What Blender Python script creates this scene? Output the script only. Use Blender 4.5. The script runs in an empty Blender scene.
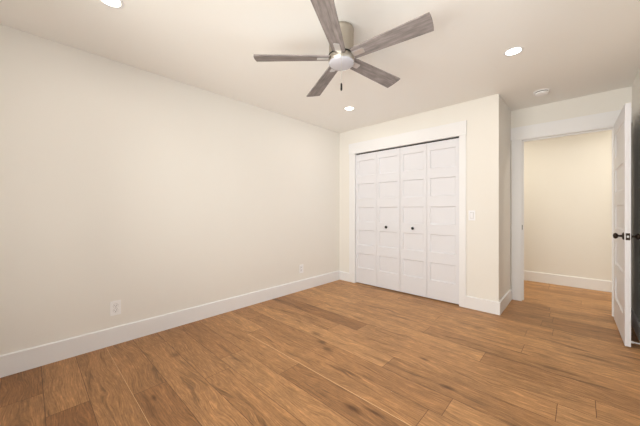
import bpy, bmesh, math, random
from mathutils import Vector, Matrix

random.seed(7)
PI = math.pi
SC = bpy.context.scene
COL = SC.collection

# ------------------------------------------------------------------ camera
CAM_H = 1.151
FPX = 274.8
cam_d = bpy.data.cameras.new('camera')
cam_d.sensor_fit = 'HORIZONTAL'; cam_d.sensor_width = 36.0
cam_d.lens = FPX / 640.0 * 36.0
cam_d.shift_y = -2.7 / 640.0
cam_d.clip_start = 0.02
cam = bpy.data.objects.new('camera', cam_d); COL.objects.link(cam)
cam.location = (0, 0, CAM_H)
cam.rotation_euler = (PI / 2, 0, math.radians(43.3046))
SC.camera = cam

# ------------------------------------------------------------------ light and exposure
SC.view_settings.view_transform = 'Standard'
SC.view_settings.look = 'None'
SC.view_settings.gamma = 1.0
SC.view_settings.use_curve_mapping = False
SC.view_settings.exposure = -0.08
WIN = (-2.10, 0.36, 0.55, 2.15)            # unseen window added behind the camera for daylight: x0, x1, z0, z1
WIN2 = (0.75, 2.55, 0.70, 2.10)            # unseen window added in the right wall to even the light: y0, y1, z0, z1
WINDOW_POWER = 18
UP_FILL_POWER = 76
DOWNLIGHT_POWER = 2.7
HALL_POWER = 12.4

world = bpy.data.worlds.new('daylight'); SC.world = world
world.use_nodes = True
world.node_tree.nodes['Background'].inputs['Color'].default_value = (0.88, 0.95, 1.0, 1)
world.node_tree.nodes['Background'].inputs['Strength'].default_value = 2.5


def area(name, loc, rot, size, power, color, size_y=None, shape=None, parent=None):
    l = bpy.data.lights.new(name, 'AREA')
    l.energy = power; l.color = color; l.size = size
    l.shape = shape or ('RECTANGLE' if size_y else 'DISK')
    if size_y: l.size_y = size_y
    o = bpy.data.objects.new(name, l); COL.objects.link(o)
    o.location = loc; o.rotation_euler = rot
    if parent: o.parent = parent
    return o


area('window_daylight', ((WIN[0] + WIN[1]) / 2, -0.80, (WIN[2] + WIN[3]) / 2), (-PI / 2, 0, PI),
     WIN[1] - WIN[0], WINDOW_POWER, (1.0, 0.965, 0.87), WIN[3] - WIN[2])  # area lamp standing in for daylight outside the added rear window

area('upward_fill_light', ((WIN[0] + WIN[1]) / 2, -0.86, (WIN[2] + WIN[3]) / 2), (-PI / 2 - math.radians(32), 0, PI),
     WIN[1] - WIN[0], UP_FILL_POWER, (1.0, 0.965, 0.87), WIN[3] - WIN[2])  # fill lamp tilted upward, added to brighten the ceiling and upper walls

# ------------------------------------------------------------------ materials


def nt(name):
    m = bpy.data.materials.new(name); m.use_nodes = True
    t = m.node_tree
    return m, t, t.nodes['Principled BSDF']


def N(t, kind, **kw):
    n = t.nodes.new(kind)
    for k, v in kw.items():
        setattr(n, k, v)
    return n


def lin(r, g, b):
    def f(c):
        c /= 255.0
        return c / 12.92 if c <= 0.04045 else ((c + 0.055) / 1.055) ** 2.4
    return (f(r), f(g), f(b), 1)


def plain(name, col, rough=0.5, metal=0.0, bump=0.0, scale=200.0, spec=0.5, var=0.0):
    m, t, b = nt(name)
    b.inputs['Roughness'].default_value = rough
    b.inputs['Metallic'].default_value = metal
    b.inputs['Specular IOR Level'].default_value = spec
    tc = N(t, 'ShaderNodeTexCoord')
    nz = N(t, 'ShaderNodeTexNoise'); nz.inputs['Scale'].default_value = scale
    nz.inputs['Detail'].default_value = 3
    t.links.new(tc.outputs['Object'], nz.inputs['Vector'])
    mx = N(t, 'ShaderNodeMix', data_type='RGBA')
    mx.inputs[6].default_value = tuple(c * (1 - var) for c in col[:3]) + (1,)
    mx.inputs[7].default_value = tuple(min(1, c * (1 + var)) for c in col[:3]) + (1,)
    t.links.new(nz.outputs['Fac'], mx.inputs[0])
    t.links.new(mx.outputs[2], b.inputs['Base Color'])
    if bump:
        bp = N(t, 'ShaderNodeBump'); bp.inputs['Strength'].default_value = bump
        bp.inputs['Distance'].default_value = 0.001
        t.links.new(nz.outputs['Fac'], bp.inputs['Height'])
        t.links.new(bp.outputs['Normal'], b.inputs['Normal'])
    return m


M_WALL = plain('cream_wall_paint', (0.858, 0.832, 0.785), 0.75, bump=0.15, scale=260, spec=0.25, var=0.01)
M_CEIL = plain('ceiling_paint', (0.93, 0.912, 0.882), 0.8, bump=0.2, scale=180, spec=0.2, var=0.01)
M_TRIM = plain('white_trim_paint', (0.87, 0.868, 0.88), 0.35, bump=0.03, scale=90, spec=0.4, var=0.01)
M_DOOR = plain('white_door_paint', (0.78, 0.78, 0.82), 0.38, bump=0.03, scale=90, spec=0.4, var=0.01)
M_PLASTIC = plain('white_plastic', (0.95, 0.95, 0.96), 0.3, scale=50)
M_PLATE = plain('cream_plastic', (0.90, 0.90, 0.93), 0.3, scale=50)
M_SLOT = plain('dark_slot', (0.03, 0.028, 0.025), 0.6, scale=50)
M_GREY = plain('grey_plastic', (0.42, 0.40, 0.38), 0.5, scale=50)
M_BRONZE = plain('oil_rubbed_bronze', (0.035, 0.022, 0.015), 0.32, metal=0.7, scale=120, var=0.2)
M_BLACK = plain('black_metal', (0.012, 0.012, 0.012), 0.35, metal=0.4, scale=80)
M_NICKEL = plain('brushed_nickel', (0.43, 0.39, 0.335), 0.38, metal=1.0, bump=0.1, scale=300, var=0.05)
M_SILVER = plain('satin_silver', (0.66, 0.65, 0.66), 0.42, metal=0.7, scale=200, var=0.03)
M_STEEL = plain('steel_plate', (0.5, 0.5, 0.5), 0.3, metal=1.0, scale=90)
M_GLOBE = plain('frosted_glass', (0.50, 0.49, 0.53), 0.25, scale=30, spec=0.5, var=0.01)
M_DARKGAP = plain('dark_motor_gap', (0.02, 0.024, 0.02), 0.35, metal=0.5, scale=90)
M_OUT = plain('exterior_paint', (0.5, 0.5, 0.5), 0.8, scale=10)


def emit(name, col, s):
    m, t, b = nt(name)
    b.inputs['Base Color'].default_value = (0.9, 0.9, 0.9, 1)
    b.inputs['Emission Color'].default_value = col
    b.inputs['Emission Strength'].default_value = s
    return m


M_LENS = emit('lit_lens', (1.0, 0.93, 0.80, 1), 9)


def glass():
    m, t, b = nt('window_glass')
    tr = N(t, 'ShaderNodeBsdfTransparent'); gl = N(t, 'ShaderNodeBsdfGlossy')
    gl.inputs['Roughness'].default_value = 0.02
    fr = N(t, 'ShaderNodeFresnel'); fr.inputs['IOR'].default_value = 1.45
    mx = N(t, 'ShaderNodeMixShader')
    t.links.new(fr.outputs[0], mx.inputs[0]); t.links.new(tr.outputs[0], mx.inputs[1]); t.links.new(gl.outputs[0], mx.inputs[2])
    t.links.new(mx.outputs[0], t.nodes['Material Output'].inputs['Surface'])
    return m


M_GLASS = glass()

KNOTS = [  # x, y, half length, half width, strength : dark oak knots and mineral streaks
    (-0.97, 1.290, 0.075, 0.016, 1.0), (-0.86, 1.350, 0.06, 0.007, 0.9), (-1.20, 1.560, 0.10, 0.010, 0.8),
    (-1.30, 1.535, 0.08, 0.007, 0.6), (-0.62, 1.868, 0.045, 0.012, 1.0), (-0.87, 2.10, 0.035, 0.010, 0.8),
    (-1.52, 1.70, 0.05, 0.018, 0.7), (-1.63, 1.76, 0.05, 0.02, 0.7), (-1.78, 1.84, 0.06, 0.02, 0.55),
    (-1.53, 1.42, 0.04, 0.006, 0.0), (-1.95, 1.105, 0.08, 0.008, 0.7), (-1.90, 0.53, 0.03, 0.010, 0.8),
    (-2.34, 0.80, 0.035, 0.025, 0.55), (-2.15, 1.12, 0.10, 0.010, 0.4), (-1.10, 1.86, 0.22, 0.016, 0.45),
    (-2.10, 2.06, 0.16, 0.020, 0.4), (-1.45, 0.90, 0.14, 0.008, 0.4), (-0.45, 2.55, 0.22, 0.012, 0.5),
    (-0.10, 2.62, 0.15, 0.016, 0.5), (0.10, 3.02, 0.14, 0.02, 0.4), (-1.4, 2.75, 0.2, 0.015, 0.35),
]


def floor_material():
    m, t, b = nt('oak_plank_floor')
    L = t.links.new
    uv = N(t, 'ShaderNodeUVMap', uv_map='plank')
    sep = N(t, 'ShaderNodeSeparateXYZ'); L(uv.outputs[0], sep.inputs[0])
    tone = N(t, 'ShaderNodeAttribute', attribute_name='tone')
    seed = N(t, 'ShaderNodeAttribute', attribute_name='seed')
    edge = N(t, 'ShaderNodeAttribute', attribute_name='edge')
    leng = N(t, 'ShaderNodeAttribute', attribute_name='plank_length')
    tc = N(t, 'ShaderNodeTexCoord')

    def math_(op, a, b_=None, c=None, clamp=False):
        n = N(t, 'ShaderNodeMath', operation=op, use_clamp=clamp)
        for i, v in enumerate((a, b_, c)):
            if v is None: continue
            if isinstance(v, (int, float)): n.inputs[i].default_value = v
            else: L(v, n.inputs[i])
        return n.outputs[0]

    def comb(x, y, z):
        n = N(t, 'ShaderNodeCombineXYZ')
        for i, v in enumerate((x, y, z)):
            if isinstance(v, (int, float)): n.inputs[i].default_value = v
            else: L(v, n.inputs[i])
        return n.outputs[0]

    def noise(vec, scale, detail=4, rough=0.6, dist=0.0):
        n = N(t, 'ShaderNodeTexNoise'); L(vec, n.inputs['Vector'])
        n.inputs['Scale'].default_value = scale; n.inputs['Detail'].default_value = detail
        n.inputs['Roughness'].default_value = rough; n.inputs['Distortion'].default_value = dist
        return n.outputs['Fac']

    def ramp(fac, pts):
        n = N(t, 'ShaderNodeValToRGB'); L(fac, n.inputs[0])
        e = n.color_ramp.elements
        e[0].position, e[0].color = pts[0]; e[1].position, e[1].color = pts[-1]
        for p, c in pts[1:-1]:
            k = e.new(p); k.color = c
        return n.outputs[0]

    g = lambda v: (v, v, v, 1)
    x, y = sep.outputs[0], sep.outputs[1]
    sd = math_('MULTIPLY', seed.outputs['Fac'], 37.0)
    # slow wobble of the grain so that it runs in cathedrals along the board
    wob = noise(comb(math_('MULTIPLY', x, 1.6), math_('MULTIPLY', y, 5.0), sd), 1.0, 2, 0.5)
    yw = math_('ADD', y, math_('MULTIPLY', math_('SUBTRACT', wob, 0.5), 0.16))
    long_ = noise(comb(math_('MULTIPLY', x, 1.1), math_('MULTIPLY', yw, 16.0), sd), 1.0, 5, 0.6)
    ringv = math_('FRACT', math_('MULTIPLY', math_('ADD', yw, math_('MULTIPLY', long_, 0.05)), 85.0))
    ring = math_('ABSOLUTE', math_('SUBTRACT', ringv, 0.5))
    fine = noise(comb(math_('MULTIPLY', x, 14.0), math_('MULTIPLY', yw, 260.0), sd), 1.0, 3, 0.7)
    pore = noise(comb(math_('MULTIPLY', x, 9.0), math_('MULTIPLY', yw, 90.0), sd), 1.0, 2, 0.6)
    blot = noise(comb(math_('MULTIPLY', x, 2.2), math_('MULTIPLY', y, 7.0), sd), 1.0, 3, 0.55, 0.6)
    streak = noise(comb(math_('MULTIPLY', x, 2.0), math_('MULTIPLY', yw, 22.0), math_('ADD', sd, 11.3)), 1.0, 3, 0.55)

    base = N(t, 'ShaderNodeMix', data_type='RGBA')
    L(tone.outputs['Fac'], base.inputs[0])
    base.inputs[6].default_value = lin(133, 91, 55)
    base.inputs[7].default_value = lin(199, 151, 102)
    val = math_('ADD', math_('MULTIPLY', math_('SUBTRACT', long_, 0.5), 0.75), 1.0)
    val = math_('ADD', val, math_('MULTIPLY', math_('SUBTRACT', ring, 0.25), math_('MULTIPLY', blot, 0.75)))
    mott = noise(comb(math_('MULTIPLY', x, 45.0), math_('MULTIPLY', y, 110.0), sd), 1.0, 3, 0.7)
    val = math_('ADD', val, math_('MULTIPLY', math_('SUBTRACT', mott, 0.5), 0.5))
    val = math_('ADD', val, math_('MULTIPLY', math_('SUBTRACT', fine, 0.5), 1.1))
    val = math_('ADD', val, math_('MULTIPLY', math_('SUBTRACT', pore, 0.5), 0.8))
    val = math_('ADD', val, math_('MULTIPLY', math_('SUBTRACT', blot, 0.5), 0.6))
    dk = ramp(streak, [(0.0, g(1)), (0.28, g(1)), (0.42, g(0)), (1.0, g(0))])
    val = math_('MULTIPLY', val, math_('SUBTRACT', 1.0, math_('MULTIPLY', dk, 0.42)))
    # pale cerused pores, and thin dark grain lines
    pale = ramp(pore, [(0.0, g(0)), (0.57, g(0)), (0.66, g(1)), (1.0, g(1))])
    val = math_('ADD', val, math_('MULTIPLY', math_('MULTIPLY', pale, blot), 0.42))
    line = noise(comb(math_('MULTIPLY', x, 4.0), math_('MULTIPLY', yw, 120.0), math_('ADD', sd, 5.7)), 1.0, 2, 0.6)
    dl = ramp(line, [(0.0, g(1)), (0.30, g(1)), (0.40, g(0)), (1.0, g(0))])
    val = math_('MULTIPLY', val, math_('SUBTRACT', 1.0, math_('MULTIPLY', dl, 0.26)))
    # knots
    wsep = N(t, 'ShaderNodeSeparateXYZ'); L(tc.outputs['Object'], wsep.inputs[0])
    kn = noise(comb(math_('MULTIPLY', wsep.outputs[0], 9), math_('MULTIPLY', wsep.outputs[1], 40), 0.0), 1.0, 3, 0.6)
    tot = None
    for kx, ky, a, w, s in KNOTS:
        if s == 0: continue
        dx = math_('MULTIPLY', math_('SUBTRACT', wsep.outputs[0], kx), 1 / a)
        dy = math_('MULTIPLY', math_('SUBTRACT', wsep.outputs[1], ky), 0.8 / w)
        d = math_('SQRT', math_('ADD', math_('MULTIPLY', dx, dx), math_('MULTIPLY', dy, dy)))
        d = math_('ADD', d, math_('MULTIPLY', math_('SUBTRACT', kn, 0.5), 0.9))
        v = math_('MULTIPLY', math_('SUBTRACT', 1.2, math_('MULTIPLY', d, 0.8), clamp=True), s)
        tot = v if tot is None else math_('MAXIMUM', tot, v)
    val = math_('MULTIPLY', val, math_('SUBTRACT', 1.0, math_('MULTIPLY', tot, 0.62)))

    mul = N(t, 'ShaderNodeVectorMath', operation='SCALE')
    L(base.outputs[2], mul.inputs[0]); L(val, mul.inputs['Scale'])
    # dark parts of the grain turn browner
    dvec = N(t, 'ShaderNodeMix', data_type='RGBA'); dvec.blend_type = 'MIX'
    L(math_('MULTIPLY', math_('ADD', tot, math_('MULTIPLY', dk, 0.3)), 0.5, clamp=True), dvec.inputs[0])
    L(mul.outputs[0], dvec.inputs[6]); dvec.inputs[7].default_value = lin(96, 58, 28)
    # seams
    e0 = math_('LESS_THAN', y, 0.0020)
    e1 = math_('GREATER_THAN', y, 0.1905 - 0.0012)
    x0 = math_('LESS_THAN', x, 0.0018)
    x1 = math_('GREATER_THAN', math_('SUBTRACT', x, leng.outputs['Fac']), -0.0014)
    seam = math_('MAXIMUM', math_('MAXIMUM', e1, x0), math_('MAXIMUM', x1, e0))
    c1 = N(t, 'ShaderNodeMix', data_type='RGBA')
    L(math_('MULTIPLY', seam, 0.8), c1.inputs[0]); L(dvec.outputs[2], c1.inputs[6])
    c1.inputs[7].default_value = lin(78, 46, 25)
    # pale highlight of bevelled seams catching light, painted into some boards
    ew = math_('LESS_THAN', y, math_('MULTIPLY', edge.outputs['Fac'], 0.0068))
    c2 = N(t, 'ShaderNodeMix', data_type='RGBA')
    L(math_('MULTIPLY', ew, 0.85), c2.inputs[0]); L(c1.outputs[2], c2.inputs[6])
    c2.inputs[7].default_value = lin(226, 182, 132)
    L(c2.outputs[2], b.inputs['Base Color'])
    rg = math_('ADD', 0.40, math_('MULTIPLY', fine, 0.16))
    L(rg, b.inputs['Roughness'])
    b.inputs['Specular IOR Level'].default_value = 0.4
    bp = N(t, 'ShaderNodeBump'); bp.inputs['Strength'].default_value = 0.25; bp.inputs['Distance'].default_value = 0.0012
    hh = math_('SUBTRACT', math_('MULTIPLY', fine, 0.6), seam)
    L(hh, bp.inputs['Height']); L(bp.outputs['Normal'], b.inputs['Normal'])
    return m


def blade_material():
    m, t, b = nt('weathered_grey_wood')
    L = t.links.new
    uv = N(t, 'ShaderNodeUVMap', uv_map='grain')
    mp = N(t, 'ShaderNodeMapping'); mp.inputs['Scale'].default_value = (5, 55, 1)
    L(uv.outputs[0], mp.inputs[0])
    nz = N(t, 'ShaderNodeTexNoise'); nz.inputs['Scale'].default_value = 1.0; nz.inputs['Detail'].default_value = 5
    nz.inputs['Roughness'].default_value = 0.65
    L(mp.outputs[0], nz.inputs['Vector'])
    mp2 = N(t, 'ShaderNodeMapping'); mp2.inputs['Scale'].default_value = (9, 22, 1)
    L(uv.outputs[0], mp2.inputs[0])
    n2 = N(t, 'ShaderNodeTexNoise'); n2.inputs['Scale'].default_value = 1.0; n2.inputs['Detail'].default_value = 2
    L(mp2.outputs[0], n2.inputs['Vector'])
    ad = N(t, 'ShaderNodeMath', operation='MULTIPLY_ADD'); L(n2.outputs['Fac'], ad.inputs[0]); ad.inputs[1].default_value = 0.5
    sb = N(t, 'ShaderNodeMath', operation='SUBTRACT'); L(nz.outputs['Fac'], sb.inputs[0]); sb.inputs[1].default_value = 0.25
    L(sb.outputs[0], ad.inputs[2])
    cr = N(t, 'ShaderNodeValToRGB'); L(ad.outputs[0], cr.inputs[0])
    e = cr.color_ramp.elements
    e[0].position = 0.28; e[0].color = lin(112, 106, 105)
    e[1].position = 0.72; e[1].color = lin(162, 153, 151)
    k = e.new(0.5); k.color = lin(138, 130, 128)
    L(cr.outputs[0], b.inputs['Base Color'])
    b.inputs['Roughness'].default_value = 0.55
    b.inputs['Specular IOR Level'].default_value = 0.3
    return m


M_FLOOR = floor_material()
M_BLADE = blade_material()

# ------------------------------------------------------------------ mesh helpers


def box(bm, x0, x1, y0, y1, z0, z1, bev=0.0):
    vs = [bm.verts.new((x, y, z)) for x in (x0, x1) for y in (y0, y1) for z in (z0, z1)]
    q = [(0, 1, 3, 2), (4, 6, 7, 5), (0, 4, 5, 1), (2, 3, 7, 6), (0, 2, 6, 4), (1, 5, 7, 3)]
    fs = [bm.faces.new([vs[i] for i in f]) for f in q]
    if bev:
        es = list({e for f in fs for e in f.edges})
        bmesh.ops.bevel(bm, geom=es, offset=bev, segments=2, affect='EDGES', profile=0.6)


def lathe(bm, prof, cx=0, cy=0, n=48, axis='z', cap=True, origin=(0, 0, 0)):
    """prof: (r, h) pairs; revolved about the axis through origin."""
    ox, oy, oz = origin
    rings = []
    for r, h in prof:
        ring = []
        if r < 1e-6:
            p = {'z': (ox + cx, oy + cy, oz + h), 'y': (ox, oy + h, oz), 'x': (ox + h, oy, oz)}[axis]
            ring = [bm.verts.new(p)]
        else:
            for i in range(n):
                a = 2 * PI * i / n; c, s = r * math.cos(a), r * math.sin(a)
                p = {'z': (ox + cx + c, oy + cy + s, oz + h), 'y': (ox + c, oy + h, oz + s), 'x': (ox + h, oy + c, oz + s)}[axis]
                ring.append(bm.verts.new(p))
        rings.append(ring)
    for a, b in zip(rings, rings[1:]):
        if len(a) == 1 and len(b) == 1: continue
        for i in range(n):
            j = (i + 1) % n
            if len(a) == 1: bm.faces.new((a[0], b[j], b[i]))
            elif len(b) == 1: bm.faces.new((a[i], a[j], b[0]))
            else: bm.faces.new((a[i], a[j], b[j], b[i]))
    if cap:
        for r in (rings[0], rings[-1]):
            if len(r) > 2: bm.faces.new(r)
    return bm


def obj(name, bm, mat, parent=None, smooth=False, loc=None):
    bmesh.ops.recalc_face_normals(bm, faces=bm.faces)
    me = bpy.data.meshes.new(name); bm.to_mesh(me); bm.free()
    me.materials.append(mat)
    if smooth:
        for p in me.polygons: p.use_smooth = True
        me.set_sharp_from_angle(angle=math.radians(40))
    o = bpy.data.objects.new(name, me); COL.objects.link(o)
    if loc: o.location = loc
    if parent: o.parent = parent
    return o


def B(*boxes, bev=0.0):
    bm = bmesh.new()
    for b in boxes: box(bm, *b, bev=bev)
    return bm


def tag(o, label, cat, group=None, kind=None):
    o['label'] = label; o['category'] = cat
    if group: o['group'] = group
    if kind: o['kind'] = kind
    return o


def thing(name, label, cat, loc, group=None, kind=None):
    o = bpy.data.objects.new(name, None); COL.objects.link(o)
    o.empty_display_size = 0.05; o.location = loc
    return tag(o, label, cat, group, kind)


def struct(name, bm, mat, label, cat, smooth=False):
    return tag(obj(name, bm, mat, smooth=smooth), label, cat, kind='structure')


# ------------------------------------------------------------------ the room
XL, XR = -2.908, 0.40          # left and right wall faces
YR, YC, YE, YH = -0.46, 3.56, 4.30, 5.625   # rear, closet, entry and hall wall faces
XN = -0.645                    # face of the short return wall
H = 2.439
T = 0.12
HX0, HX1 = -2.0, 1.9           # hall ends

# floor : one mesh of single boards
W = 0.1905; Y0 = 0.064
known = {-1: [-2.455], 0: [-2.155, -0.2], 1: [-1.05], 2: [-2.02, -0.15], 5: [-2.02, -0.35], 6: [-1.53], 7: [-2.25], 8: [-0.561],
         9: [-1.052], 10: [-0.094], 11: [-1.555], 12: [-2.3, -0.55], 17: [-0.18], 19: [-0.20], 20: [-0.235, 0.9], 24: [0.02], 28: [-1.6, -0.33]}
tones = {(-1, 0): 0.14, (-1, 1): 0.32, (0, 0): 0.42, (0, 1): 0.04, (1, 0): 0.38, (1, 1): 0.38, (2, 0): 0.34, (2, 1): 0.15, (3, 0): 0.42, (3, 1): 0.42, (4, 0): 0.40,
         (5, 0): 0.28, (5, 1): 0.55, (6, 0): 0.45, (6, 1): 0.25, (8, 0): 0.36, (8, 1): 0.72, (9, 0): 0.70, (9, 1): 0.45,
         (11, 0): 0.2, (11, 1): 0.62, (20, 1): 0.95, (24, 1): 0.85, (28, 1): 0.9, (28, 0): 0.4}
bm = bmesh.new()
uvl = bm.loops.layers.uv.new('plank')
la = {k: bm.faces.layers.float.new(k) for k in ('tone', 'seed', 'edge', 'plank_length')}
for row in range(-4, 31):
    ya = max(Y0 + row * W, YR - T); yb = min(Y0 + (row + 1) * W, YH + 0.1)
    if yb <= ya: continue
    xa, xb = (XL - 0.1, XR + 0.1) if yb <= YE + 0.1 else (HX0 - 0.1, HX1 + 0.1)
    js = list(known.get(row, []))
    if not js: js = [random.uniform(-2.6, 0.3)]
    lo = min(js)
    while lo > xa: lo -= random.uniform(1.5, 2.0); js.append(lo)
    hi = max(js)
    while hi < xb: hi += random.uniform(1.5, 2.0); js.append(hi)
    js = sorted(js)
    kj = sorted(known.get(row, []))
    for a, b in zip(js, js[1:]):
        if b <= xa or a >= xb: continue
        ca, cb = max(a, xa), min(b, xb)
        f = bm.faces.new([bm.verts.new(p) for p in ((ca, ya, 0), (cb, ya, 0), (cb, yb, 0), (ca, yb, 0))])
        for lp, (u, v) in zip(f.loops, ((ca, ya), (cb, ya), (cb, yb), (ca, yb))):
            lp[uvl].uv = (u - a, v - (Y0 + row * W))
        idx = 0
        if kj: idx = 1 if a >= kj[0] - 1e-6 else 0
        f[la['tone']] = tones.get((row, idx), random.uniform(0.42, 0.86))
        f[la['seed']] = random.random()
        f[la['plank_length']] = b - a
        f[la['edge']] = 0.9 if (row == 7 and a > -2.3) else (0.45 if row == 2 else 0.0)  # rows that carry the painted seam highlight
struct('floor', bm, M_FLOOR, 'wide honey brown oak plank floor running through the room and hall', 'floor')

struct('ceiling', B((XL - T, HX1 + T, YR - T, YH + T, H, H + 0.1)), M_CEIL, 'smooth cream painted ceiling over the whole room', 'ceiling')
struct('wall_left', B((XL - T, XL, YR - T, YE + T, -0.05, H)), M_WALL, 'long blank cream wall with two outlets, beside the closet', 'wall')
v0, v1, v2, v3 = WIN2
struct('wall_right', B((XR, XR + T, YR - T, v0, -0.05, H), (XR, XR + T, v1, YE, -0.05, H), (XR, XR + T, v0, v1, -0.05, v2), (XR, XR + T, v0, v1, v3, H)), M_WALL, 'narrow cream wall in shadow behind the open entry door', 'wall')
CX0, CX1, CZ = -2.583, -1.047, 2.045       # closet opening
struct('wall_closet', B((XL, CX0 - 0.005, YC, YC + 0.10, -0.05, H), (CX1 + 0.005, XN, YC, YC + 0.10, -0.05, H),
                        (CX0 - 0.005, CX1 + 0.005, YC, YC + 0.10, CZ + 0.01, H)), M_WALL,
       'cream wall around the white closet doors, with the light switch', 'wall')
struct('wall_return', B((XN - 0.1, XN, YC + 0.10, YE, -0.05, H)), M_WALL, 'short cream wall turning the corner from closet to doorway', 'wall')
DX0, DX1, DZ = -0.540, 0.285, 2.055        # entry opening
struct('wall_entry', B((XL, DX0 - 0.002, YE, YE + T, -0.05, H), (DX1 + 0.002, HX1, YE, YE + T, -0.05, H),
                       (DX0 - 0.002, DX1 + 0.002, YE, YE + T, DZ + 0.002, H)), M_WALL, 'cream wall above and around the open doorway', 'wall')
struct('wall_hall', B((HX0, HX1, YH, YH + T, -0.05, H)), M_WALL, 'warm lit cream hallway wall seen through the doorway', 'wall')
struct('wall_hall_west', B((HX0 - T, HX0, YE + T, YH + T, -0.05, H)), M_WALL, 'cream end wall of the hallway beyond the closet', 'wall')
struct('wall_hall_east', B((HX1, HX1 + T, YE, YH + T, -0.05, H)), M_WALL, 'cream end wall of the hallway beyond the open door', 'wall')
wx0, wx1, wz0, wz1 = WIN
struct('wall_rear', B((XL, wx0, YR - T, YR, -0.05, H), (wx1, XR, YR - T, YR, -0.05, H),
                      (wx0, wx1, YR - T, YR, -0.05, wz0), (wx0, wx1, YR - T, YR, wz1, H)), M_WALL, 'cream wall with the added wide window, behind the camera', 'wall')
ym = YR - 0.08
win = struct('added_window_1', B((wx0, wx0 + 0.05, ym - .03, ym + .03, wz0, wz1), (wx1 - 0.05, wx1, ym - .03, ym + .03, wz0, wz1),
                           (wx0 + .05, wx1 - .05, ym - .03, ym + .03, wz0, wz0 + .05), (wx0 + .05, wx1 - .05, ym - .03, ym + .03, wz1 - .05, wz1),
                           ((wx0 + wx1) / 2 - .025, (wx0 + wx1) / 2 + .025, ym - .03, ym + .03, wz0 + .05, wz1 - .05)), M_TRIM,
             'wide white framed window added behind the camera for daylight', 'window')
obj('window_pane', B((wx0 + .05, wx1 - .05, ym - .002, ym + .002, wz0 + .05, wz1 - .05)), M_GLASS, win)


xm_ = XR + 0.08
win2 = struct('added_window_2', B((xm_ - .03, xm_ + .03, v0, v0 + .05, v2, v3), (xm_ - .03, xm_ + .03, v1 - .05, v1, v2, v3),
                            (xm_ - .03, xm_ + .03, v0 + .05, v1 - .05, v2, v2 + .05), (xm_ - .03, xm_ + .03, v0 + .05, v1 - .05, v3 - .05, v3),
                            (xm_ - .03, xm_ + .03, (v0 + v1) / 2 - .025, (v0 + v1) / 2 + .025, v2 + .05, v3 - .05)), M_TRIM,
              'white framed window added for daylight in the right wall, nearer than the open door', 'window')
obj('window_pane', B((xm_ - .002, xm_ + .002, v0 + .05, v1 - .05, v2 + .05, v3 - .05)), M_GLASS, win2)


# baseboards: tall flat board with an eased top edge
def base_x(bm, x0, x1, y, d, h=0.145):      # board along x on a wall whose face is y, projecting in d
    t_ = 0.016
    ya, yb = (y - t_, y) if d < 0 else (y, y + t_)
    if d < 0: pts = [(ya, 0), (ya, h - .006), (ya + .006, h), (yb, h), (yb, 0)]
    else: pts = [(yb, 0), (yb, h - .006), (yb - .006, h), (ya, h), (ya, 0)]
    A = [bm.verts.new((x0, p, z)) for p, z in pts]; C = [bm.verts.new((x1, p, z)) for p, z in pts]
    bm.faces.new(A); bm.faces.new(C[::-1])
    for i in range(5): bm.faces.new((A[i], A[(i + 1) % 5], C[(i + 1) % 5], C[i]))


def base_y(bm, y0, y1, x, d, h=0.145):
    t_ = 0.016
    if d < 0: pts = [(x - t_, 0), (x - t_, h - .006), (x - t_ + .006, h), (x, h), (x, 0)]
    else: pts = [(x + t_, 0), (x + t_, h - .006), (x + t_ - .006, h), (x, h), (x, 0)]
    A = [bm.verts.new((p, y0, z)) for p, z in pts]; C = [bm.verts.new((p, y1, z)) for p, z in pts]
    bm.faces.new(A); bm.faces.new(C[::-1])
    for i in range(5): bm.faces.new((A[i], A[(i + 1) % 5], C[(i + 1) % 5], C[i]))


bm = bmesh.new(); base_y(bm, YR, YC, XL, 1, 0.150)
struct('baseboard_left', bm, M_TRIM, 'long white baseboard along the blank left wall', 'baseboard')
bm = bmesh.new(); base_x(bm, XL + .016, CX0 - .1095, YC, -1, 0.140)
struct('baseboard_corner', bm, M_TRIM, 'very short white baseboard between left wall and closet casing', 'baseboard')
bm = bmesh.new(); base_x(bm, CX1 + .0745, XN + .016, YC, -1, 0.140)
struct('baseboard_closet', bm, M_TRIM, 'short white baseboard under the light switch', 'baseboard')
bm = bmesh.new(); base_y(bm, YC, YE, XN, 1, 0.140)
struct('baseboard_return', bm, M_TRIM, 'short white baseboard on the return wall beside the doorway', 'baseboard')
bm = bmesh.new(); base_y(bm, YR, YE, XR, -1, 0.140)
struct('baseboard_right', bm, M_TRIM, 'white baseboard in shadow behind the open door', 'baseboard')
bm = bmesh.new(); base_x(bm, HX0, HX1, YH, -1, 0.155)
struct('baseboard_hall', bm, M_TRIM, 'white baseboard along the hallway wall', 'baseboard')
bm = bmesh.new(); base_x(bm, XL + .016, XR - .016, YR, 1, 0.140)
struct('baseboard_rear', bm, M_TRIM, 'white baseboard below the added window behind the camera', 'baseboard')

# closet casing and jamb
c = 0.018
struct('trim_1', B((CX0 - .109, CX0, YC - c, YC, 0, CZ), (CX1, CX1 + .074, YC - c, YC, 0, CZ),
                   (CX0 - .116, CX1 + .080, YC - c - .006, YC, CZ, CZ + .168), bev=0.0015), M_TRIM,
       'flat white casing with a tall head board around the closet', 'door trim')
struct('trim_2', B((CX0 - .004, CX0, YC + .0005, YC + .10, 0, CZ), (CX1, CX1 + .004, YC + .0005, YC + .10, 0, CZ),
                   (CX0 - .004, CX1 + .004, YC + .0005, YC + .10, CZ, CZ + .009)), M_TRIM, 'white jamb lining inside the closet opening', 'door jamb')
tag(obj('closet_door_track', B((CX0 + .003, CX1 - .003, YC + .022, YC + .045, CZ - .016, CZ - .001)), M_BLACK),
    'dark metal track above the closet folding doors', 'door track')

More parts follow.
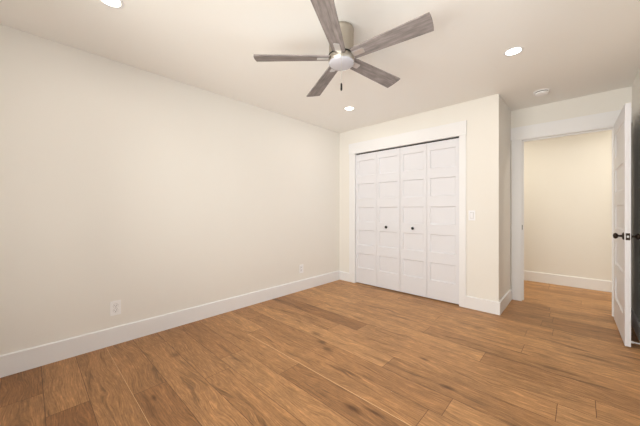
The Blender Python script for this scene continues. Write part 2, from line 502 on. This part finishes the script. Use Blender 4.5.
# entry casing and jamb
struct('trim_3', B((-.632, DX0 - .003, YE - c, YE, 0, DZ), (DX1 + .003, DX1 + .092, YE - c, YE, 0, DZ),
                   (XN + .001, XR - .001, YE - c - .006, YE, DZ, DZ + .155), bev=0.0015), M_TRIM,
       'flat white casing with a tall head board around the hall doorway', 'door trim')
jamb = struct('trim_4', B((DX0 - .002, DX0 + .012, YE - c + .002, YE + T, 0, DZ), (DX1 - .012, DX1 + .002, YE - c + .002, YE + T, 0, DZ),
                          (DX0 + .012, DX1 - .012, YE - c + .002, YE + T, DZ - .012, DZ + .002),
                          (DX0 + .012, DX0 + .024, YE + .045, YE + .08, 0, DZ - .012), (DX0 + .024, DX1 - .024, YE + .045, YE + .08, DZ - .024, DZ - .012),
                          (DX1 - .024, DX1 - .012, YE + .045, YE + .08, 0, DZ - .012)), M_TRIM,
              'white jamb lining with door stop inside the hall doorway', 'door jamb')
sp = obj('strike_plate', B((DX0 + .012, DX0 + .015, YE + .002, YE + .034, .905, .965), bev=.001), M_BRONZE, jamb)
sp['label'] = 'dark metal strike plate'


# ------------------------------------------------------------------ panelled doors
PAN = [(0.250, 0.478), (0.610, 0.842), (0.970, 1.200), (1.330, 1.566), (1.690, 1.927)]


def leaf(w, h, t, sl, sr, panels, rec=0.011, sl_b=0.012, bm=None):
    """Five panel door leaf: x 0..w, y 0 (front) .. t (back), z 0..h, recessed panels with sloped sticking on both faces."""
    bm = bm or bmesh.new()
    xs = [0, sl, w - sr, w]
    zs = [0]
    for a, b in panels: zs += [a, b]
    zs += [h]
    for y, s in ((0, 1), (t, -1)):
        V = {}
        for i, x in enumerate(xs):
            for j, z in enumerate(zs): V[i, j] = bm.verts.new((x, y, z))
        for i in range(3):
            for j in range(len(zs) - 1):
                q = [V[i, j], V[i + 1, j], V[i + 1, j + 1], V[i, j + 1]]
                if i == 1 and j % 2 == 1:
                    x0, x1, z0, z1 = xs[1], xs[2], zs[j], zs[j + 1]
                    k = sl_b
                    r = [bm.verts.new(p) for p in ((x0 + k * .25, y + s * rec * .55, z0 + k * .25), (x1 - k * .25, y + s * rec * .55, z0 + k * .25),
                                                   (x1 - k * .25, y + s * rec * .55, z1 - k * .25), (x0 + k * .25, y + s * rec * .55, z1 - k * .25))]
                    r2 = [bm.verts.new(p) for p in ((x0 + k, y + s * rec, z0 + k), (x1 - k, y + s * rec, z0 + k),
                                                    (x1 - k, y + s * rec, z1 - k), (x0 + k, y + s * rec, z1 - k))]
                    for m_ in range(4):
                        n_ = (m_ + 1) % 4
                        bm.faces.new((q[m_], q[n_], r[n_], r[m_])); bm.faces.new((r[m_], r[n_], r2[n_], r2[m_]))
                    bm.faces.new(r2)
                else:
                    bm.faces.new(q)
    # edges of the leaf
    for x in (0, w):
        for a, b in zip(zs, zs[1:]):
            bm.faces.new([bm.verts.new(p) for p in ((x, 0, a), (x, t, a), (x, t, b), (x, 0, b))])
    for z in (0, h):
        for a, b in zip(xs, xs[1:]):
            bm.faces.new([bm.verts.new(p) for p in ((a, 0, z), (b, 0, z), (b, t, z), (a, t, z))])
    bmesh.ops.remove_doubles(bm, verts=bm.verts, dist=1e-5)
    return bm


def bifold(name, label, x0, x1, xm, knob_x, knob_label):
    root = thing(name, label, 'closet door', (x0, YC + .006, 0.014), kind='structure')
    for a, b in ((x0, xm), (xm, x1)):
        lf = obj('door_leaf', leaf(b - a - .003, 2.011, 0.030, .040, .040, [(p - .014, q - .014) for p, q in PAN], rec=.014, sl_b=.008), M_DOOR, root, loc=(a - x0 + .0015, 0, 0))
        if a < knob_x < b:
            kb = bmesh.new()
            lathe(kb, [(0.011, 0.0), (0.011, -0.002), (0.008, -0.004), (0.008, -0.006), (0.016, -0.009), (0.0200, -0.013), (0.0200, -0.017), (0.014, -0.021), (0.0, -0.022)],
                  n=28, axis='y', origin=(knob_x - a, 0, 0.893))
            k = obj('door_knob', kb, M_BLACK, lf, smooth=True)
            k['label'] = knob_label
    return root


S = -0.009
bifold('door_2', 'white folding closet door nearest the long blank wall, round black knob', CX0 + .003, -1.814 + S, -2.190 + S, -2.036, 'small round black knob')
bifold('door_3', 'white folding closet door nearest the light switch, round black knob', -1.812 + S, CX1 - .004, -1.437 + S, -1.635, 'small round black knob')

# entry door, open about ninety degrees against the right wall
hinge = Vector((0.268, 4.236)); free = Vector((0.280, 3.437))
d = (free - hinge); wid = d.length; ang = math.atan2(d.y, d.x)
# local x runs from hinge to free edge, local y = towards the right wall after rotation
bm = leaf(wid, 2.034, 0.035, .105, .105, [(p - .012, q - .012) for p, q in PAN], rec=.012, sl_b=.014)
door = tag(obj('door_1', bm, M_DOOR), 'white five panel entry door standing open, with dark round knobs', 'door', kind='structure')
door.location = (hinge.x, hinge.y, 0.012); door.rotation_euler = (0, 0, ang)
KX, KZ = wid - .062, 0.918
for s, y in ((-1, 0.0), (1, 0.035)):
    kb = bmesh.new()
    prof = [(0.033, 0.0), (0.033, 0.006), (0.024, 0.011), (0.010, 0.014), (0.009, 0.036), (0.014, 0.040), (0.022, 0.046), (0.0265, 0.055), (0.0265, 0.062), (0.021, 0.071), (0.010, 0.076), (0.0, 0.077)]
    prof = [(r * .95, h * (.84 if s < 0 else .80)) for r, h in prof]
    lathe(kb, [(r, s * h) for r, h in prof], n=32, axis='y', origin=(KX, y, KZ))
    k = obj('door_knob', kb, M_BRONZE, door, smooth=True); k['label'] = 'oil-rubbed bronze round knob and rose'
lp = obj('latch_plate', B((wid, wid + .0015, .005, .030, KZ - .029, KZ + .029)), M_BRONZE, door); lp['label'] = 'dark latch plate on door edge'
lt = obj('latch_bolt', B((wid + .0015, wid + .008, .011, .024, KZ - .009, KZ + .009), bev=.002), M_STEEL, lp); lt['label'] = 'bright steel latch bolt'
for z in (.20, 1.0, 1.80):
    hb = bmesh.new()
    lathe(hb, [(0.0065, z - .045), (0.0065, z + .045)], n=16, origin=(-.010, .042, 0))
    box(hb, -.010, .026, .0352, .0375, z - .044, z + .044)
    obj('hinge', hb, M_BRONZE, door, smooth=True)

ds = bmesh.new()
DSY, DSZ = 3.500, 0.036
prof = [(0.015, 0.0), (0.015, -.004), (0.007, -.006), (0.006, -.010)]
for i in range(9): prof += [(0.0066, -.011 - i * .004), (0.0048, -.013 - i * .004)]
prof += [(0.009, -.049), (0.010, -.050), (0.010, -.0655), (0.0, -.0665)]
lathe(ds, prof, n=20, axis='x', origin=(XR - .016, DSY, DSZ))
tag(obj('door_stop', ds, M_TRIM, smooth=True), 'small white spring door stop on the baseboard behind the open door', 'door stop')

# ------------------------------------------------------------------ ceiling fan
KF = 1.012
FX, FY = -1.2086 * KF, 1.4999 * KF
fan = thing('ceiling_fan', 'brushed nickel flush ceiling fan with five weathered grey wood blades', 'ceiling fan', (FX, FY, H))


def fz(z): return 0.0 if z >= H else CAM_H + (z - CAM_H) * KF - H


bm = bmesh.new()
lathe(bm, [(0.0, fz(H)), (0.074, fz(H)), (0.082, fz(H) - .006), (0.0875, fz(H) - .016), (0.0875, fz(H) - .028), (0.086, fz(H) - .030), (0.086, fz(2.250)), (0.082, fz(2.238)), (0.0, fz(2.238))], n=64)
o = obj('canopy', bm, M_NICKEL, fan, smooth=True); o['label'] = 'brushed nickel drum canopy'
bm = bmesh.new()
lathe(bm, [(0.0, fz(2.2378)), (0.080, fz(2.2378)), (0.083, fz(2.230)), (0.083, fz(2.2295)), (0.092, fz(2.229)), (0.0935, fz(2.2275)), (0.0935, fz(2.2215)), (0.0, fz(2.2215))], n=64)
obj('motor_housing', bm, M_DARKGAP, fan, smooth=True)
bm = bmesh.new()
lathe(bm, [(0.0, fz(2.2213)), (0.090, fz(2.2213)), (0.092, fz(2.217)), (0.0905, fz(2.184)), (0.087, fz(2.1802)), (0.0, fz(2.1802))], n=64)
obj('light_fitter', bm, M_NICKEL, fan, smooth=True)
bm = bmesh.new()
pr = [(0.0, fz(2.180)), (0.0895, fz(2.180))]
for i in range(1, 25):
    a = i / 24 * PI / 2
    pr.append((0.0895 * math.cos(a) ** .8 if i < 24 else 0.0, fz(2.180) - .031 * math.sin(a)))
lathe(bm, pr, n=64)
o = obj('lamp_shade', bm, M_GLOBE, fan, smooth=True); o['label'] = 'frosted white glass bowl light, unlit'

PHI, PIT = 6.4566, -0.2244
TX, TY, BZ = 0.0516, -0.0133, CAM_H + (2.215 - CAM_H) * KF
BOXL = []


def blade_pt(k, r, v, off=0.0):
    """point on blade k: r out from the axis, v across, off along the blade's own normal."""
    a = PHI + k * 2 * PI / 5
    dd = Vector((math.cos(a), math.sin(a), 0)); tt = Vector((-math.sin(a), math.cos(a), 0))
    up = Vector((0, 0, 1))
    side = tt * math.cos(PIT) + up * math.sin(PIT)
    nrm = up * math.cos(PIT) - tt * math.sin(PIT)
    p = dd * r + side * v + nrm * off
    p.z += TX * dd.x * r + TY * dd.y * r + (BZ - H)
    return p


for k in range(5):
    bm = bmesh.new(); uvl = bm.loops.layers.uv.new('grain')
    R0, R1 = 0.0885, 0.597 * KF
    out = []
    def half(r): return 0.047 + (0.066 - 0.047) * (r - R0) / (R1 - R0)
    for i in range(9):
        r = R0 + (R1 - .001 - R0) * i / 8; out.append((r, -half(r)))
    for i in range(1, 8):
        v = -1 + 2 * i / 8; out.append((R1 + .005 * (1 - v * v), v * (half(R1) - .001)))
    for i in range(9):
        r = R1 - .001 - (R1 - .001 - R0) * i / 8; out.append((r, half(r)))
    th = 0.0045
    top = [bm.verts.new(blade_pt(k, r, v, th)) for r, v in out]
    bot = [bm.verts.new(blade_pt(k, r, v, -th)) for r, v in out]
    n = len(out)
    ft = bm.faces.new(top); fb = bm.faces.new(bot[::-1])
    for l_, (r, v) in zip(ft.loops, out): l_[uvl].uv = (r + k * 3.1, v)
    for l_, (r, v) in zip(fb.loops, out[::-1]): l_[uvl].uv = (r + k * 3.1, v)
    for i in range(n):
        j = (i + 1) % n
        f = bm.faces.new((top[i], top[j], bot[j], bot[i]))
        for l_, (r, v) in zip(f.loops, (out[i], out[j], out[j], out[i])): l_[uvl].uv = (r + k * 3.1, v)
    bl = obj('blade', bm, M_BLADE, fan)
    # bracket plate below the root of the blade
    bm = bmesh.new()
    rr = [(0.0905, -.021), (0.168, -.021), (0.173, -.016), (0.173, .016), (0.168, .021), (0.0905, .021)]
    A = [bm.verts.new(blade_pt(k, r, v, -th - .0002)) for r, v in rr]; C = [bm.verts.new(blade_pt(k, r, v, -th - .0035)) for r, v in rr]
    bm.faces.new(A); bm.faces.new(C[::-1])
    for i in range(6): bm.faces.new((A[i], A[(i + 1) % 6], C[(i + 1) % 6], C[i]))
    br = obj('blade_bracket', bm, M_SILVER, bl); br['label'] = 'satin silver mounting plate'

# pull chain hanging from the side of the light fitter nearest the camera
cd = Vector((-FX, -FY, 0)).normalized() * 0.100
bm = bmesh.new()
zz = fz(2.200)
box(bm, cd.x - .003, cd.x + .003, cd.y - .003, cd.y + .003, zz - .006, zz + .004)
while zz > fz(1.995):
    bmesh.ops.create_icosphere(bm, subdivisions=1, radius=0.0016, matrix=Matrix.Translation((cd.x, cd.y, zz)))
    zz -= 0.0030
ch = obj('pull_chain', bm, M_GREY, fan); ch['label'] = 'fine beaded metal pull chain'
bm = bmesh.new()
lathe(bm, [(0.0, fz(1.996)), (0.003, fz(1.994)), (0.0062, fz(1.986)), (0.0066, fz(1.952)), (0.004, fz(1.944)), (0.0, fz(1.943))], n=20, origin=(cd.x, cd.y, 0))
fo = obj('chain_pull', bm, M_BLACK, ch, smooth=True); fo['label'] = 'dark cylindrical pull at chain end'


# ------------------------------------------------------------------ ceiling lights and detector
def downlight(x, y, label):
    t_ = thing('recessed_light', label, 'ceiling light', (x, y, H), 'recessed downlights in the bedroom ceiling')
    bm = bmesh.new()
    lathe(bm, [(0.070, -.0005), (0.070, -.0020), (0.068, -.0035), (0.054, -.0035), (0.0515, -.0020), (0.0515, -.0005)], n=48, cap=False)
    obj('trim_ring', bm, M_TRIM, t_, smooth=True)
    bm = bmesh.new()
    lathe(bm, [(0.0, -.0006), (0.0512, -.0006), (0.0512, -.0016), (0.0, -.0018)], n=48)
    obj('lens', bm, M_LENS, t_, smooth=True)
    area('downlight_beam', (0, 0, -.010), (0, 0, 0), 0.11, DOWNLIGHT_POWER, (1.0, 0.90, 0.82), parent=t_)
    return t_


downlight(-0.387, 2.694, 'round lit recessed ceiling light nearest the smoke detector')
downlight(-2.114, 2.781, 'round lit recessed ceiling light beyond the fan, nearest the closet corner')
downlight(-2.092, 0.345, 'round lit recessed ceiling light above the long blank wall, cut by top edge')
downlight(-0.387, 0.345, 'round lit recessed ceiling light above the camera')

for hx, hy, where, pw in ((-1.25, 4.86, 'nearer the closet side', HALL_POWER), (0.95, 4.86, 'beyond the open door', HALL_POWER)):
    hl = thing('recessed_light', 'round lit recessed ceiling light in the hallway, ' + where, 'ceiling light', (hx, hy, H), 'recessed downlights in the hallway')
    bm = bmesh.new()
    lathe(bm, [(0.070, -.0005), (0.070, -.0020), (0.068, -.0035), (0.054, -.0035), (0.0515, -.0020), (0.0515, -.0005)], n=48, cap=False)
    obj('trim_ring', bm, M_TRIM, hl, smooth=True)
    bm = bmesh.new(); lathe(bm, [(0.0, -.0006), (0.0512, -.0006), (0.0512, -.0016), (0.0, -.0018)], n=48)
    obj('lens', bm, M_LENS, hl, smooth=True)
    area('hall_beam', (0, 0, -.010), (0, 0, 0), 0.11, pw, (1.0, 0.93, 0.79), parent=hl)

sd = thing('smoke_detector', 'round white smoke detector on the ceiling near the doorway', 'smoke detector', (-0.296, 3.815, H))
bm = bmesh.new(); lathe(bm, [(0.0, -.0004), (0.074, -.0004), (0.074, -.006), (0.070, -.008), (0.0, -.008)], n=48)
obj('mounting_base', bm, M_PLASTIC, sd, smooth=True)
bm = bmesh.new(); lathe(bm, [(0.0, -.0082), (0.058, -.0082), (0.058, -.016), (0.0, -.016)], n=48)
o = obj('vent_ring', bm, M_SLOT, sd, smooth=True); o['label'] = 'dark ring of sensor vents'
bm = bmesh.new(); lathe(bm, [(0.0, -.0162), (0.063, -.0162), (0.063, -.026), (0.056, -.032), (0.030, -.036), (0.0, -.037)], n=48)
obj('cover', bm, M_PLASTIC, sd, smooth=True)


# ------------------------------------------------------------------ outlets and switch
def outlet(y, z, label, decora):
    t_ = thing('wall_outlet', label, 'outlet', (XL, y, z))
    obj('cover_plate', B((0.0004, .0065, -.038, .038, -.061, .061), bev=.0022), M_PLASTIC, t_)
    if decora:
        obj('receptacle_gap', B((.0066, .0068, -.0190, .0190, -.036, .036)), M_GREY, t_)
        obj('receptacle', B((.0069, .0085, -.017, .017, -.034, .034), bev=.0006), M_PLASTIC, t_)
    for s in (-1, 1):
        cz = s * .0175 if decora else s * .0198
        if decora:
            par = t_
            f_x = .0086
        else:
            bm = bmesh.new(); lathe(bm, [(0.0, .0069), (0.0172, .0069), (0.0172, .0088), (0.0, .0088)], n=32, axis='x', origin=(0, 0, cz))
            gb = bmesh.new(); lathe(gb, [(0.0, .0066), (0.0188, .0066), (0.0188, .0068), (0.0, .0068)], n=32, axis='x', origin=(0, 0, cz))
            obj('receptacle_gap', gb, M_GREY, t_)
            par = obj('receptacle', bm, M_PLASTIC, t_, smooth=True); f_x = .0089
        bm = B((f_x, f_x + .0004, -.0078, -.0052, cz - .002, cz + .008), (f_x, f_x + .0004, .0052, .0078, cz - .002, cz + .008),
               (f_x, f_x + .0004, -.0025, .0025, cz - .011, cz - .0065))
        obj('socket_slots', bm, M_SLOT, par)
    return t_


outlet(0.515, 0.310, 'white duplex outlet on the long wall, nearer the camera', False)
outlet(2.690, 0.311, 'white outlet low on the long wall, nearer the closet', True)
sw = thing('light_switch', 'white rocker light switch on the wall right of the closet', 'light switch', (-0.912, YC, 1.091))
obj('cover_plate', B((-.035, .035, -.0075, -.0004, -.058, .058), bev=.0022), M_PLATE, sw)
bm = bmesh.new()
vs = [(-.0165, -.0076, -.033), (.0165, -.0076, -.033), (.0165, -.0076, .033), (-.0165, -.0076, .033),
      (-.0160, -.0090, -.0325), (.0160, -.0090, -.0325), (.0160, -.0155, .0325), (-.0160, -.0155, .0325)]
v_ = [bm.verts.new(p) for p in vs]
for f in ((0, 1, 2, 3), (4, 5, 6, 7), (0, 1, 5, 4), (1, 2, 6, 5), (2, 3, 7, 6), (3, 0, 4, 7)): bm.faces.new([v_[i] for i in f])
obj('rocker', bm, M_PLATE, sw)
obj('rocker_gap', B((-.0190, .0190, -.00775, -.0076, -.0355, .0355)), M_GREY, sw)
